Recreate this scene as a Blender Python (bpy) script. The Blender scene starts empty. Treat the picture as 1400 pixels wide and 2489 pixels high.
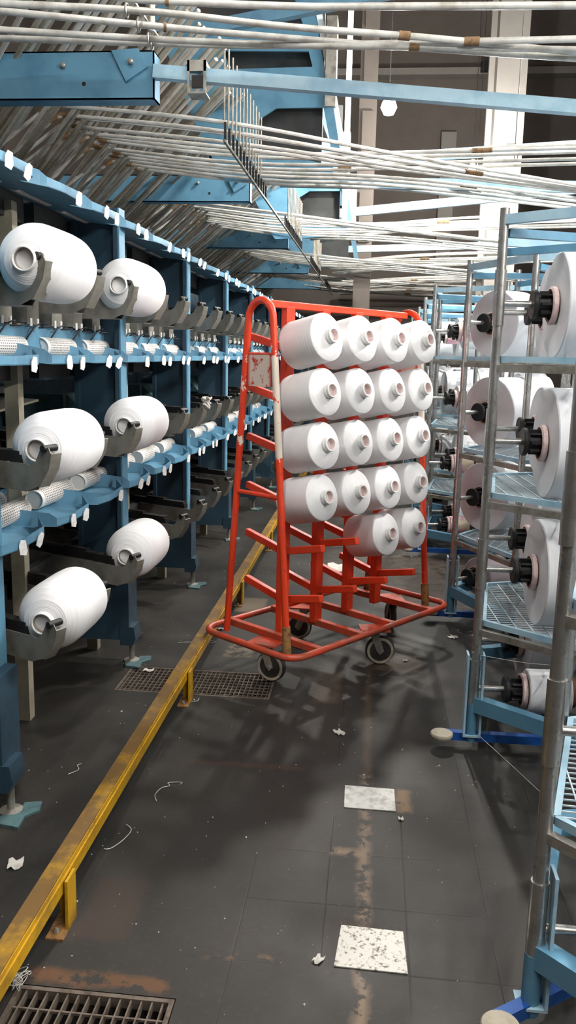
import bpy, math, random
from mathutils import Matrix, Vector
random.seed(7)
C = bpy.context.scene.collection
PI = math.pi
sin, cos = math.sin, math.cos

# ------------------------------------------------------------------ mesh helpers
def V(*a): return Vector(a)
def rz(a): return Matrix.Rotation(a, 4, 'Z')
def T(x, y, z): return Matrix.Translation((x, y, z))

class G:
    def __init__(s): s.v = []; s.f = []
    def add(s, vs, fs, M=None):
        b = len(s.v)
        s.v += [tuple(M @ Vector(p)) if M else tuple(p) for p in vs]
        s.f += [tuple(i + b for i in f) for f in fs]
        return s
    def box(s, c, d, M=None):
        x, y, z = d[0] / 2, d[1] / 2, d[2] / 2
        vs = [(c[0] + i * x, c[1] + j * y, c[2] + k * z) for i in (-1, 1) for j in (-1, 1) for k in (-1, 1)]
        return s.add(vs, [(0, 1, 3, 2), (4, 6, 7, 5), (0, 4, 5, 1), (2, 3, 7, 6), (0, 2, 6, 4), (1, 5, 7, 3)], M)
    def span(s, a, b, M=None):
        return s.box([(a[i] + b[i]) / 2 for i in range(3)], [abs(b[i] - a[i]) for i in range(3)], M)
    def bar(s, a, b, w, h, M=None, up=(0, 0, 1)):
        a, b = Vector(a), Vector(b); t = (b - a).normalized(); u = Vector(up)
        if abs(t.dot(u)) > .98: u = Vector((0, 1, 0))
        n = t.cross(u).normalized(); u = n.cross(t)
        vs = []
        for p in (a, b):
            for i, j in ((-1, -1), (1, -1), (1, 1), (-1, 1)): vs.append(p + n * (i * w / 2) + u * (j * h / 2))
        return s.add(vs, [(3, 2, 1, 0), (4, 5, 6, 7), (0, 1, 5, 4), (1, 2, 6, 5), (2, 3, 7, 6), (3, 0, 4, 7)], M)
    def tube(s, pts, r, n=10, closed=False, M=None, cap=True):
        P = [Vector(p) for p in pts]; m = len(P)
        rr = r if isinstance(r, (list, tuple)) else [r] * m
        tg = []
        for i in range(m):
            a = P[(i - 1) % m] if (closed or i) else P[i]
            b = P[(i + 1) % m] if (closed or i < m - 1) else P[i]
            tg.append((b - a).normalized())
        u = Vector((0, 0, 1))
        if abs(tg[0].dot(u)) > .9: u = Vector((1, 0, 0))
        vs = []
        for i in range(m):
            t = tg[i]; u = (u - t * u.dot(t)).normalized(); w = t.cross(u)
            for k in range(n):
                a = 2 * PI * k / n
                vs.append(P[i] + (u * cos(a) + w * sin(a)) * rr[i])
        fs = []
        for i in range(m if closed else m - 1):
            j = (i + 1) % m
            for k in range(n): fs.append((i * n + k, i * n + (k + 1) % n, j * n + (k + 1) % n, j * n + k))
        if not closed and cap:
            fs.append(tuple(range(n - 1, -1, -1))); fs.append(tuple((m - 1) * n + k for k in range(n)))
        return s.add(vs, fs, M)
    def lathe(s, prof, n=32, M=None, closed=False):      # prof: (radius, along local Z)
        vs = []; m = len(prof)
        for r, z in prof:
            for k in range(n):
                a = 2 * PI * k / n; vs.append((r * cos(a), r * sin(a), z))
        fs = []
        for i in range(m if closed else m - 1):
            j = (i + 1) % m
            for k in range(n): fs.append((i * n + k, i * n + (k + 1) % n, j * n + (k + 1) % n, j * n + k))
        if not closed:
            if prof[0][0] > 1e-5: fs.append(tuple(range(n - 1, -1, -1)))
            if prof[-1][0] > 1e-5: fs.append(tuple((m - 1) * n + k for k in range(n)))
        return s.add(vs, fs, M)
    def prism(s, poly, h0, h1, M=None):                  # polygon in local XY, between local Z h0 and h1
        n = len(poly)
        vs = [(p[0], p[1], h0) for p in poly] + [(p[0], p[1], h1) for p in poly]
        fs = [tuple(range(n - 1, -1, -1)), tuple(range(n, 2 * n))] + [(i, (i + 1) % n, n + (i + 1) % n, n + i) for i in range(n)]
        return s.add(vs, fs, M)
    def obj(s, name, mat, parent=None, loc=(0, 0, 0), rot=None, bevel=0, ang=38):
        me = bpy.data.meshes.new(name); me.from_pydata(s.v, [], s.f); me.validate()
        import bmesh
        bm = bmesh.new(); bm.from_mesh(me); bmesh.ops.recalc_face_normals(bm, faces=bm.faces); bm.to_mesh(me); bm.free()
        me.polygons.foreach_set('use_smooth', [True] * len(me.polygons))
        me.set_sharp_from_angle(angle=math.radians(ang))
        me.materials.append(mat)
        return link(name, me, parent, loc, rot, bevel)

def link(name, me, parent=None, loc=(0, 0, 0), rot=None, bevel=0):
    o = bpy.data.objects.new(name, me); C.objects.link(o); o.location = loc
    if rot is not None: o.rotation_euler = rot
    if parent: o.parent = parent
    if bevel:
        b = o.modifiers.new('bevel', 'BEVEL'); b.width = bevel; b.segments = 2; b.limit_method = 'ANGLE'
    return o
def tag(o, label, cat, group=None, kind=None):
    if label: o['label'] = label
    if cat: o['category'] = cat
    if group: o['group'] = group
    if kind: o['kind'] = kind
    return o
def thing(name, label, cat, loc=(0, 0, 0), rot=None, group=None):
    o = bpy.data.objects.new(name, None); C.objects.link(o); o.location = loc; o.empty_display_size = .1
    if rot is not None: o.rotation_euler = rot
    return tag(o, label, cat, group)
def struct(o): o['kind'] = 'structure'; return o
def dup(o, loc=None, rot=None, parent=None, label=None, group=None):
    c = o.copy(); C.objects.link(c)
    if parent is not None: c.parent = parent
    if loc is not None: c.location = loc
    if rot is not None: c.rotation_euler = rot
    if label: c['label'] = label
    if group: c['group'] = group
    for ch in list(o.children): dup(ch, parent=c)
    return c
ORD = ('first second third fourth fifth sixth seventh eighth ninth tenth eleventh twelfth thirteenth fourteenth fifteenth sixteenth '
       'seventeenth eighteenth nineteenth twentieth').split()
TENS = {2: 'twenty', 3: 'thirty', 4: 'forty', 5: 'fifty', 6: 'sixty'}
def nth(i):
    if i < 20: return ORD[i]
    t, u = divmod(i + 1, 10)
    return TENS[t] + '-' + ORD[u - 1] if u else {3: 'thirtieth', 4: 'fortieth', 5: 'fiftieth', 6: 'sixtieth'}[t]
def smooth_path(pts, k=6):                                # Catmull-Rom
    P = [Vector(p) for p in pts]; out = []
    for i in range(len(P) - 1):
        a = P[max(i - 1, 0)]; b = P[i]; c = P[i + 1]; d = P[min(i + 2, len(P) - 1)]
        for j in range(k):
            t = j / k
            out.append(.5 * ((2 * b) + (c - a) * t + (2 * a - 5 * b + 4 * c - d) * t * t + (3 * b - a - 3 * c + d) * t ** 3))
    return out + [P[-1]]

# ------------------------------------------------------------------ materials
class N:
    def __init__(s, name):
        s.m = bpy.data.materials.new(name); s.m.use_nodes = True; s.t = s.m.node_tree; s.n = s.t.nodes; s.l = s.t.links
        s.p = s.n['Principled BSDF']; s.tc = s.n.new('ShaderNodeTexCoord').outputs['Object']
    def set(s, inp, val):
        if hasattr(val, 'links') or hasattr(val, 'is_linked'): s.l.new(val, inp)
        else: inp.default_value = val
    def math(s, op, a, b=0.0, c=None):
        x = s.n.new('ShaderNodeMath'); x.operation = op; s.set(x.inputs[0], a); s.set(x.inputs[1], b)
        if c is not None: s.set(x.inputs[2], c)
        return x.outputs[0]
    def noise(s, scale, detail=4, rough=.6, vec=None, dist=0):
        x = s.n.new('ShaderNodeTexNoise'); x.inputs['Scale'].default_value = scale; x.inputs['Detail'].default_value = detail
        x.inputs['Roughness'].default_value = rough; x.inputs['Distortion'].default_value = dist
        s.l.new(vec if vec is not None else s.tc, x.inputs['Vector']); return x.outputs['Fac']
    def rng(s, v, a, b, c=0.0, d=1.0):
        x = s.n.new('ShaderNodeMapRange'); x.clamp = True; s.set(x.inputs[0], v)
        for i, q in enumerate((a, b, c, d)): s.set(x.inputs[1 + i], q)
        return x.outputs[0]
    def mix(s, f, a, b):
        x = s.n.new('ShaderNodeMix'); x.data_type = 'RGBA'; s.set(x.inputs[0], f)
        s.set(x.inputs[6], a if not isinstance(a, tuple) else (*a, 1)); s.set(x.inputs[7], b if not isinstance(b, tuple) else (*b, 1))
        return x.outputs[2]
    def sep(s, v=None):
        x = s.n.new('ShaderNodeSeparateXYZ'); s.l.new(v if v is not None else s.tc, x.inputs[0]); return x.outputs
    def comb(s, a, b, c):
        x = s.n.new('ShaderNodeCombineXYZ'); s.set(x.inputs[0], a); s.set(x.inputs[1], b); s.set(x.inputs[2], c); return x.outputs[0]
    def bump(s, h, strength, dist=.01):
        x = s.n.new('ShaderNodeBump'); x.inputs['Strength'].default_value = strength; x.inputs['Distance'].default_value = dist
        s.l.new(h, x.inputs['Height']); s.l.new(x.outputs[0], s.p.inputs['Normal'])
    def fin(s, col=None, rough=None, metal=None, spec=None, coat=None):
        if col is not None: s.set(s.p.inputs['Base Color'], (*col, 1) if isinstance(col, tuple) else col)
        if rough is not None: s.set(s.p.inputs['Roughness'], rough)
        if metal is not None: s.set(s.p.inputs['Metallic'], metal)
        if spec is not None: s.set(s.p.inputs['Specular IOR Level'], spec)
        if coat is not None: s.set(s.p.inputs['Coat Weight'], coat)
        return s.m
def lin(r, g, b):
    f = lambda c: (c / 255 / 12.92) if c / 255 <= .04045 else ((c / 255 + .055) / 1.055) ** 2.4
    return (f(r), f(g), f(b))
def paint(name, col, col2, scale=9, rough=.45, lo=.45, hi=.7, metal=0, spec=.4):
    n = N(name); k = n.rng(n.noise(scale), lo, hi)
    return n.fin(n.mix(k, col, col2), n.rng(n.noise(scale * 3), .3, .7, rough - .08, rough + .12), metal, spec)

M = {}
M['blue'] = paint('blue_paint', lin(92, 140, 166), lin(74, 120, 148), 6)
M['blue_shaded'] = paint('shaded_blue_paint', lin(46, 70, 86), lin(38, 60, 74), 5)  # machine blue darkened, shade put into the base colour
M['sky'] = paint('light_blue_paint', lin(170, 202, 218), lin(140, 180, 202), 7, .4)
M['pale'] = paint('pale_blue_wire', lin(212, 226, 232), lin(186, 206, 216), 20, .4)
M['royal'] = paint('royal_blue_paint', lin(30, 84, 160), lin(24, 70, 140), 8, .35)
M['teal'] = paint('teal_paint', lin(78, 108, 112), lin(58, 84, 90), 30, .7)
M['grey'] = paint('grey_painted_steel', lin(126, 124, 116), lin(98, 96, 88), 14, .45)
M['steel'] = paint('bare_steel', lin(168, 165, 156), lin(126, 122, 112), 18, .38, metal=.55)
M['black'] = paint('black_plastic', lin(34, 33, 33), lin(24, 24, 24), 20, .5)
M['beige'] = paint('beige_paint', lin(158, 152, 134), lin(134, 128, 112), 9, .55)
M['dark'] = paint('dark_housing', lin(58, 60, 60), lin(44, 46, 48), 7, .55)
M['card'] = paint('brown_cardboard', lin(112, 78, 56), lin(84, 56, 40), 25, .8)
M['pinkcard'] = paint('pinkish_paper_rim', lin(226, 204, 200), lin(196, 160, 156), 40, .6)
M['white_tag'] = paint('white_plastic_tag', lin(236, 236, 234), lin(214, 214, 210), 60, .5)
M['liner'] = paint('grey_board', lin(140, 134, 126), lin(112, 106, 100), 20, .8)
M['rust'] = paint('rusty_tape', lin(140, 112, 82), lin(98, 72, 50), 40, .8)
M['rubber'] = paint('rubber_tyre', lin(52, 50, 48), lin(38, 36, 35), 20, .7)
M['tan'] = paint('worn_tan_sleeve', lin(150, 112, 66), lin(96, 62, 38), 40, .7)
M['offwhite'] = paint('white_conduit', lin(206, 205, 200), lin(168, 164, 154), 11, .32, spec=.6)
M['conduit_old'] = paint('aged_conduit', lin(170, 165, 152), lin(120, 114, 100), 16, .5)
M['disc'] = paint('pale_rubber_disc', lin(178, 170, 152), lin(146, 138, 120), 25, .7)
M['paper'] = paint('scrap_paper', lin(204, 202, 196), lin(172, 166, 156), 30, .8)
M['plate'] = paint('galvanised_plate', lin(196, 196, 192), lin(150, 150, 146), 30, .5, metal=.25)
M['plate2'] = paint('spotted_steel_plate', lin(206, 203, 196), lin(104, 98, 88), 90, .5, lo=.52, hi=.66, metal=.2)
M['grate'] = paint('rusty_grating', lin(112, 102, 92), lin(76, 62, 54), 30, .55, metal=.4)
M['pit'] = paint('pit_concrete', lin(54, 46, 42), lin(36, 30, 28), 8, .8)

def chrome():
    n = N('scuffed_chrome'); k = n.rng(n.noise(14), .5, .75)
    return n.fin(n.mix(k, lin(188, 187, 184), lin(158, 154, 148)), n.rng(n.noise(30), .3, .7, .24, .38), .85)
M['chrome'] = chrome()
def yarn(name, axis, col, freq, strength):
    n = N(name); s = n.sep()
    nz = n.noise(6, 3)
    h = n.math('SINE', n.math('ADD', n.math('MULTIPLY', s[axis], freq), n.math('MULTIPLY', nz, 14.)))
    h2 = n.noise(60, 3, .6, n.comb(*[n.math('MULTIPLY', s[i], 5. if i == axis else .4) for i in range(3)]))
    n.bump(n.math('ADD', n.math('MULTIPLY', h, .16), h2), strength, .004)
    n.p.inputs['Sheen Weight'].default_value = .15
    return n.fin(n.mix(n.rng(h2, .3, .7), tuple(c * .94 for c in col), col), .62, 0, .25)
M['yarn'] = yarn('white_yarn', 1, (.84, .84, .85), 260, .28)
M['cone'] = yarn('white_cone_yarn', 2, (.84, .835, .84), 420, .22)
M['roll'] = yarn('glossy_white_tape', 0, (.83, .84, .87), 500, .10)
M['roll'].node_tree.nodes['Principled BSDF'].inputs['Roughness'].default_value = .33
M['mauve'] = yarn('mauve_tinted_tape', 0, (.50, .43, .46), 500, .10)
def pink_roll():
    n = N('pink_printed_paper'); s = n.sep(); k = n.rng(n.noise(14, 3), .44, .56)
    e = n.rng(n.math('ABSOLUTE', n.math('ADD', s[0], -.06)), .05, .075)
    return n.fin(n.mix(e, n.mix(k, lin(236, 176, 196), lin(236, 222, 196)), lin(238, 226, 204)), .55)
M['pink'] = pink_roll()
def perforated():
    n = N('perforated_white_tube'); s = n.sep()
    a = n.math('MULTIPLY', n.math('ARCTAN2', s[0], s[2]), 26 / (2 * PI)); b = n.math('MULTIPLY', s[1], 62.)
    fa = n.math('ABSOLUTE', n.math('SUBTRACT', n.math('FRACT', a), .5)); fb = n.math('ABSOLUTE', n.math('SUBTRACT', n.math('FRACT', b), .5))
    k = n.math('MULTIPLY', n.math('LESS_THAN', fa, .24), n.math('LESS_THAN', fb, .3))
    k = n.math('MULTIPLY', k, n.math('LESS_THAN', n.math('ABSOLUTE', s[1]), .14))
    return n.fin(n.mix(k, lin(224, 222, 218), lin(112, 106, 100)), .45)
M['perf'] = perforated()
def red(name, wear):
    n = N(name); s = n.sep(); k = n.rng(n.noise(7, 5), .55, .75)
    c = n.mix(k, lin(222, 66, 34), lin(198, 48, 25))
    up = n.rng(n.noise(30, 5), .62, .7)
    c = n.mix(n.math('MULTIPLY', up, .6), c, lin(120, 60, 44))
    if wear == 'low':                                    # rubbed, dusty base
        c = n.mix(n.rng(n.noise(11, 5), .34, .60, .12, .85), c, lin(150, 84, 64))
    if wear == 'chip':                                   # chipped to white primer between knee and chest height
        band = n.math('MULTIPLY', n.math('GREATER_THAN', s[2], n.math('ADD', 1.02, n.math('MULTIPLY', n.noise(20, 3), .14))), n.math('LESS_THAN', s[2], n.math('ADD', 1.48, n.math('MULTIPLY', n.noise(17, 3), .16))))
        thr = n.rng(s[1], -.03, .03, .36, .57)
        k2 = n.math('MULTIPLY', band, n.math('GREATER_THAN', n.noise(11, 6, .7), thr))
        c = n.mix(k2, c, lin(226, 212, 196))
    return n.fin(c, n.rng(n.noise(20), .3, .7, .3, .5), 0, .5)
M['red'] = red('red_paint', ''); M['red_low'] = red('rubbed_red_paint', 'low'); M['red_chip'] = red('chipped_red_paint', 'chip')
def primer():
    n = N('scraped_white_panel'); s = n.sep(); k = n.rng(n.noise(16, 6, .7), .40, .47)
    edge = n.rng(n.math('ABSOLUTE', s[1]), .055, .075)
    k = n.math('MULTIPLY', k, n.math('SUBTRACT', 1., edge))
    return n.fin(n.mix(k, lin(186, 44, 24), lin(214, 196, 182)), .6)
M['primer'] = primer()
def yellow(name, dirt):
    n = N(name); k = n.rng(n.noise(7, 6, .65), *dirt); k2 = n.rng(n.noise(40, 4), .55, .7)
    c = n.mix(k, lin(186, 142, 14), lin(104, 78, 38)); c = n.mix(n.math('MULTIPLY', k2, .5), c, lin(110, 78, 30))
    return n.fin(c, .5)
M['yellow'] = yellow('yellow_rail_paint', (.50, .74)); M['yellow_dirty'] = yellow('scuffed_rail_top', (.22, .5))
def wallmat(name, a, b):
    n = N(name); k = n.rng(n.noise(.7, 5), .35, .7); k2 = n.rng(n.noise(5, 5, .7), .5, .75)
    n.bump(n.noise(30, 4), .15, .01)
    return n.fin(n.mix(n.math('MULTIPLY', k2, .4), n.mix(k, a, b), tuple(c * .7 for c in a)), .85, 0, .2)
M['wall'] = wallmat('grey_plaster', lin(118, 111, 105), lin(100, 93, 88))
M['pillar'] = wallmat('pale_concrete', lin(150, 146, 141), lin(132, 128, 123))
def bulbmat(s):
    n = N('bulb_glow'); e = n.p; e.inputs['Base Color'].default_value = (1, 1, 1, 1)
    e.inputs['Emission Color'].default_value = (1, .95, .88, 1); e.inputs['Emission Strength'].default_value = s; return n.m
def floormat():
    n = N('worn_concrete_floor'); s = n.sep()
    nz = n.noise(9, 5, .65); fine = n.noise(60, 4, .6)
    c = n.mix(n.rng(n.noise(1.6, 5, .6), .35, .68), lin(53, 51, 48), lin(38, 37, 35))
    c = n.mix(n.rng(n.noise(5, 6, .7), .5, .72, 0, .6), c, lin(48, 43, 39))
    c = n.mix(n.rng(fine, .55, .72, 0, .35), c, lin(68, 65, 60))
    dx = n.math('MULTIPLY', n.math('SUBTRACT', nz, .5), .05); 
    x = n.math('ADD', s[0], dx); y = n.math('ADD', s[1], n.math('MULTIPLY', n.math('SUBTRACT', n.noise(11, 5, .65, n.comb(s[1], s[0], s[2])), .5), .06))
    def rect(x0, x1, y0, y1, soft=.012):
        a = n.math('MULTIPLY', n.rng(x, x0 - soft, x0 + soft), n.rng(x, x1 + soft, x1 - soft))
        b = n.math('MULTIPLY', n.rng(y, y0 - soft, y0 + soft), n.rng(y, y1 + soft, y1 - soft))
        return n.math('MULTIPLY', a, b)
    def patch(r, col, amt=.8, broken=0):
        nonlocal c
        if broken: r = n.math('MULTIPLY', r, n.rng(n.noise(14, 5, .7), .5 - broken, .56 - broken))
        c = n.mix(n.math('MULTIPLY', r, amt), c, col)
    # slab joints
    jx = n.math('ABSOLUTE', n.math('SUBTRACT', n.math('FRACT', n.math('DIVIDE', n.math('ADD', s[0], n.math('ADD', n.math('MULTIPLY', dx, .12), 10.085)), .23)), .5))
    jy = n.math('ABSOLUTE', n.math('SUBTRACT', n.math('FRACT', n.math('DIVIDE', n.math('ADD', s[1], n.math('ADD', n.math('MULTIPLY', dx, .12), 8.529)), .258)), .5))
    j = n.math('MAXIMUM', n.rng(jx, .012, .004), n.rng(jy, .012, .004))
    j = n.math('MULTIPLY', n.math('MULTIPLY', j, n.rng(n.noise(3, 3), .40, .66)), n.rng(s[0], -.45, -.2, .25, 1.))
    c = n.mix(n.math('MULTIPLY', j, .75), c, lin(20, 18, 17))
    # broken-out concrete strip along the aisle and its side cracks
    patch(rect(.012, .048, .5, 2.96), lin(122, 104, 86), .85, .06)
    patch(rect(.018, .042, 2.96, 4.2), lin(92, 76, 58), .6, .0)
    patch(rect(-.11, .03, 2.425, 2.46), lin(126, 106, 86), .85, .04)
    patch(rect(-.38, -.17, 1.925, 1.945), lin(116, 92, 68), .7, -.02)
    patch(rect(-.66, -.2, 2.955, 2.985), lin(74, 54, 42), .6, 0)
    patch(rect(-.80, -.45, 1.785, 1.83), lin(100, 70, 46), .75, .05)
    patch(rect(-.75, -.60, 1.95, 2.22), lin(66, 54, 48), .5, .2)
    patch(rect(.135, .185, 2.71, 2.86), lin(124, 100, 70), .85, .1)
    patch(rect(-.07, -.035, 1.90, 2.12), lin(42, 34, 30), .8, .1); patch(rect(-.05, .17, 2.085, 2.12), lin(42, 34, 30), .8, .05)
    patch(rect(-.72, -.58, 4.12, 4.32), lin(120, 108, 90), .8, .04); patch(rect(-.80, -.62, 4.9, 5.2), lin(114, 102, 84), .7, .0)
    patch(rect(.05, .30, 4.05, 4.28), lin(96, 82, 66), .5, .0); patch(rect(-.22, -.10, 3.6, 4.0), lin(90, 75, 58), .5, .0)
    patch(rect(.2, .8, 5.0, 6.6), lin(84, 70, 58), .6, .06); patch(rect(-.3, .3, 5.6, 9.), lin(76, 66, 56), .6, .04)
    rough = n.rng(n.noise(2.2, 5, .6), .3, .7, .40, .62)
    n.bump(n.math('ADD', n.math('MULTIPLY', fine, .4), n.math('MULTIPLY', j, -.8)), .25, .004)
    return n.fin(c, rough, 0, .32)
M['floor'] = floormat()

# ------------------------------------------------------------------ camera (position and angles worked out from the aisle's vanishing lines)
cam = bpy.data.cameras.new('camera'); co = bpy.data.objects.new('camera', cam); C.objects.link(co)
f_px = 2050.; W, H = 1400., 2489.
vy = Vector(((912 - W / 2) / f_px, -(866 - H / 2) / f_px, -1)).normalized()
up = -Vector(((450 - W / 2) / f_px, -(12380 - H / 2) / f_px, -1)).normalized()
up = (up - vy * up.dot(vy)).normalized(); vx = vy.cross(up)
co.matrix_world = T(0, 0, 1.55) @ Matrix((vx, vy, up)).to_4x4()
cam.sensor_fit = 'VERTICAL'; cam.sensor_height = 36.; cam.lens = f_px / H * 36.; cam.clip_end = 100
bpy.context.scene.camera = co

# ------------------------------------------------------------------ room shell
holes = [(-.82, -.42, 1.30, 1.77), (-1.15, -.415, 3.60, 3.915)]
g = G()
xs = sorted({-7., 9.} | {h[i] for h in holes for i in (0, 1)}); ys = sorted({-5., 19.} | {h[i] for h in holes for i in (2, 3)})
for i in range(len(xs) - 1):
    for j in range(len(ys) - 1):
        cx, cy = (xs[i] + xs[i + 1]) / 2, (ys[j] + ys[j + 1]) / 2
        if any(h[0] < cx < h[1] and h[2] < cy < h[3] for h in holes): continue
        g.add([(xs[i], ys[j], 0), (xs[i + 1], ys[j], 0), (xs[i + 1], ys[j + 1], 0), (xs[i], ys[j + 1], 0)], [(0, 1, 2, 3)])
struct(g.obj('floor', M['floor']))
g = G()
for h in holes:
    g.span((h[0] - .02, h[2] - .02, -.2), (h[1] + .02, h[3] + .02, -.16))
    g.span((h[0] - .02, h[2] - .02, -.18), (h[0], h[3] + .02, -.004)); g.span((h[1], h[2] - .02, -.18), (h[1] + .02, h[3] + .02, -.004))
    g.span((h[0], h[2] - .02, -.18), (h[1], h[2], -.004)); g.span((h[0], h[3], -.18), (h[1], h[3] + .02, -.004))
struct(g.obj('trim_1', M['pit']))
struct(G().span((-7, -5, 9.6), (9, 19, 9.8)).obj('ceiling', M['wall']))
struct(G().span((-7, 17.5, -.02), (9, 17.8, 9.6)).obj('wall_far', M['wall']))
struct(G().span((-7, -5.2, -.02), (9, -5, 9.6)).obj('wall_near', M['wall']))
struct(G().span((-7.2, -5, -.02), (-7, 19, 9.6)).obj('wall_left', M['wall']))
struct(G().span((9, -5, -.02), (9.2, 19, 9.6)).obj('wall_right', M['wall']))
g = G().span((1.52, 12.8, 0), (1.93, 13.2, 9.6)); g.span((1.44, 13.1, 0), (1.55, 13.2, 9.6)); g.span((1.70, 12.77, 4.3), (1.86, 12.82, 4.5))
struct(g.obj('trim_2', M['pillar']))
struct(G().span((1.085, 17.2, 0), (1.365, 17.5, 5.75)).obj('trim_3', M['pillar']))
g = G().span((-.37, 13.0, 0), (-.12, 13.3, 9.6))
for z in (3.2, 4.3, 5.2, 6.1): g.span((-.32, 12.96, z), (-.15, 13.02, z + .7))
struct(g.obj('trim_4', M['wall']))
struct(G().span((-7, 17.2, 6.76), (9, 17.5, 6.88)).obj('trim_5', M['pillar']))
tag(G().span((1.735, 17.08, 6.78), (1.96, 17.2, 6.95)).obj('junction_box', M['black']), 'small black box fixed high on the far wall beside the pale pillar', 'box')

# ------------------------------------------------------------------ floor gratings, plates, guard rail, litter
def grate(h, label, dirx, pitch, cross):
    t = thing('floor_grate', label, 'grate', ((h[0] + h[1]) / 2, (h[2] + h[3]) / 2, 0), None, 'floor gratings')
    w, d = h[1] - h[0] - .006, h[3] - h[2] - .006
    g = G()
    for s in (-1, 1):
        g.box((s * (w / 2 - .006), 0, -.014), (.012, d, .028)); g.box((0, s * (d / 2 - .006), -.014), (w - .024, .012, .028))
    g.obj('frame', M['grate'], t)
    g = G(); k = int(w / pitch)
    for i in range(1, k): g.box((-w / 2 + w * i / k, 0, -.016), (.004, d - .02, .026))
    m = int(d / cross)
    for i in range(1, m): g.box((0, -d / 2 + d * i / m, -.007), (w - .02, .005, .006))
    g.obj('bar_grid', M['grate'], t)
grate(holes[0], 'steel floor grating at the foot of the yellow rail, nearest the camera', 0, .026, .06)
grate(holes[1], 'steel floor grating passing under the yellow rail beside the red cart wheel', 0, .021, .034)

p = G().prism([(-.098, -.082), (.092, -.086), (.085, .074), (-.085, .08)], 0, .004).obj('cover_plate', M['plate2'], None, (.054, 2.01, 0), None, .001)
tag(p, 'spotted bare steel plate set in the aisle floor nearest the camera', 'plate', 'steel plates in the floor')
p = G().prism([(-.09, -.078), (.09, -.08), (.088, .072), (-.092, .076)], 0, .004).obj('cover_plate', M['plate'], None, (.044, 2.788, 0), None, .001)
tag(p, 'clean grey steel plate in the aisle floor with crumbling brown edge', 'plate', 'steel plates in the floor')

rail = thing('guard_rail', 'long low yellow guard rail bolted to the floor along the blue machine', 'guard rail', (-.82, .9, 0))
g = G().span((.010, 0, .112), (.043, 17, .172)); g.span((.043, 0, .150), (.047, 17, .157)); g.span((-.002, 0, .164), (.010, 17, .172)); g.obj('rail_bar', M['yellow'], rail)
G().span((-.006, 0, .172), (.041, 17, .177)).obj('rail_top', M['yellow_dirty'], rail)['label'] = 'scuffed brown rail top'
y = 1.98 - .9 - 1.53
while y < 16.9:
    if y > 0:
        o = G().span((.048, y - .01, .004), (.056, y + .054, .148)); o = o.span((.012, y + .046, .004), (.048, y + .054, .112)).obj('post', M['yellow'], rail)
        b = G().span((.006, y - .05, 0), (.056, y + .054, .006)).obj('base_plate', M['tan'], o)
        G().lathe([(.007, .006), (.007, .016), (.004, .02)], 6, T(.028, y - .025, 0)).obj('bolt', M['steel'], o)
    y += 1.53

def scrap(x, y, w, d, a, label, name='paper_scrap', mat='paper', lift=.004):
    vs = []
    for j in range(4):
        for i in range(5):
            vs.append(((i / 4 - .5) * w, (j / 3 - .5) * d + .15 * d * sin(i * 2.1), lift + lift * .8 * sin(i * 1.7 + j * 2.3)))
    g = G(); fs = [(j * 5 + i, j * 5 + i + 1, j * 5 + i + 6, j * 5 + i + 5) for j in range(3) for i in range(4)]
    n = len(vs); top = [(a_, b_, c_ + .0015) for a_, b_, c_ in vs]
    edge = [0, 1, 2, 3, 4, 9, 14, 19, 18, 17, 16, 15, 10, 5]
    g.add(vs + top, [tuple(reversed(f)) for f in fs] + [tuple(i + n for i in f) for f in fs] +
          [(edge[i], edge[(i + 1) % 14], edge[(i + 1) % 14] + n, edge[i] + n) for i in range(14)])
    tag(g.obj(name, M[mat], None, (x, y, 0), (0, 0, a)), label, 'paper scrap', 'scraps on the floor')
scrap(-.086, 3.30, .035, .05, .6, 'white paper scrap on the aisle floor in front of the cart')
scrap(-.085, 1.945, .022, .03, -.5, 'small white scrap beside the spotted steel plate')
scrap(-1.03, 2.24, .045, .05, .3, 'torn pale scrap lying under the blue machine left of the rail')
scrap(.50, 4.62, .05, .045, 1.0, 'crumpled white scrap on the floor behind the second chrome creel')
scrap(.15, 2.66, .018, .016, .2, 'tiny white scrap just below the clean steel plate')
scrap(.62, 4.66, .02, .02, .2, 'tiny white flake beside the crumpled scrap behind the creel')
scrap(.22, 4.2, .025, .02, .5, 'tiny scrap in the cart shadow right of the caster')
scrap(-.80, 4.55, .06, .025, .3, 'thin white scrap behind the rail near the blue column foot')
scrap(-1.05, 3.86, .05, .03, .1, 'pale flake on the floor beside the far grating')
scrap(.10, 8.6, .06, .08, .3, 'white sheet scrap far down the aisle past the cart')
scrap(-.21, 6.1, .16, .22, .05, 'pale flat sheet lying on the floor behind the red cart', lift=.002)
def thread(pts, label, r=.0016):
    tag(G().tube(smooth_path([(x, y, .003) for x, y in pts], 8), r, 5).obj('yarn_thread', M['paper']), label, 'thread', 'loose threads on the floor')
thread([(-.70, 2.66), (-.715, 2.70), (-.705, 2.75), (-.68, 2.77), (-.69, 2.79), (-.66, 2.80), (-.64, 2.80), (-.645, 2.785)], 'white curled thread on the floor right of the yellow rail')
thread([(-.76, 2.50), (-.735, 2.47), (-.745, 2.41), (-.77, 2.36), (-.79, 2.355)], 'thin looped thread beside the yellow rail, below the curled one')
thread([(-1.0, 4.28), (-.94, 4.30), (-.88, 4.31), (-.86, 4.34), (-.80, 4.33), (-.85, 4.29)], 'white thread lying near the blue column foot behind the grating')
thread([(-1.07, 2.80), (-1.045, 2.84), (-1.06, 2.87), (-1.05, 2.885)], 'short curled thread under the machine left of the rail')
thread([(-.80, 3.55), (-.78, 3.52), (-.74, 3.53), (-.735, 3.56)], 'thread hanging over the edge of the grating under the rail')
thread([(-1.12, 2.09), (-1.08, 2.07), (-1.07, 2.11)], 'short thread near the torn pale scrap under the machine')
rnd = random.Random(3); g = G()
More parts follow.
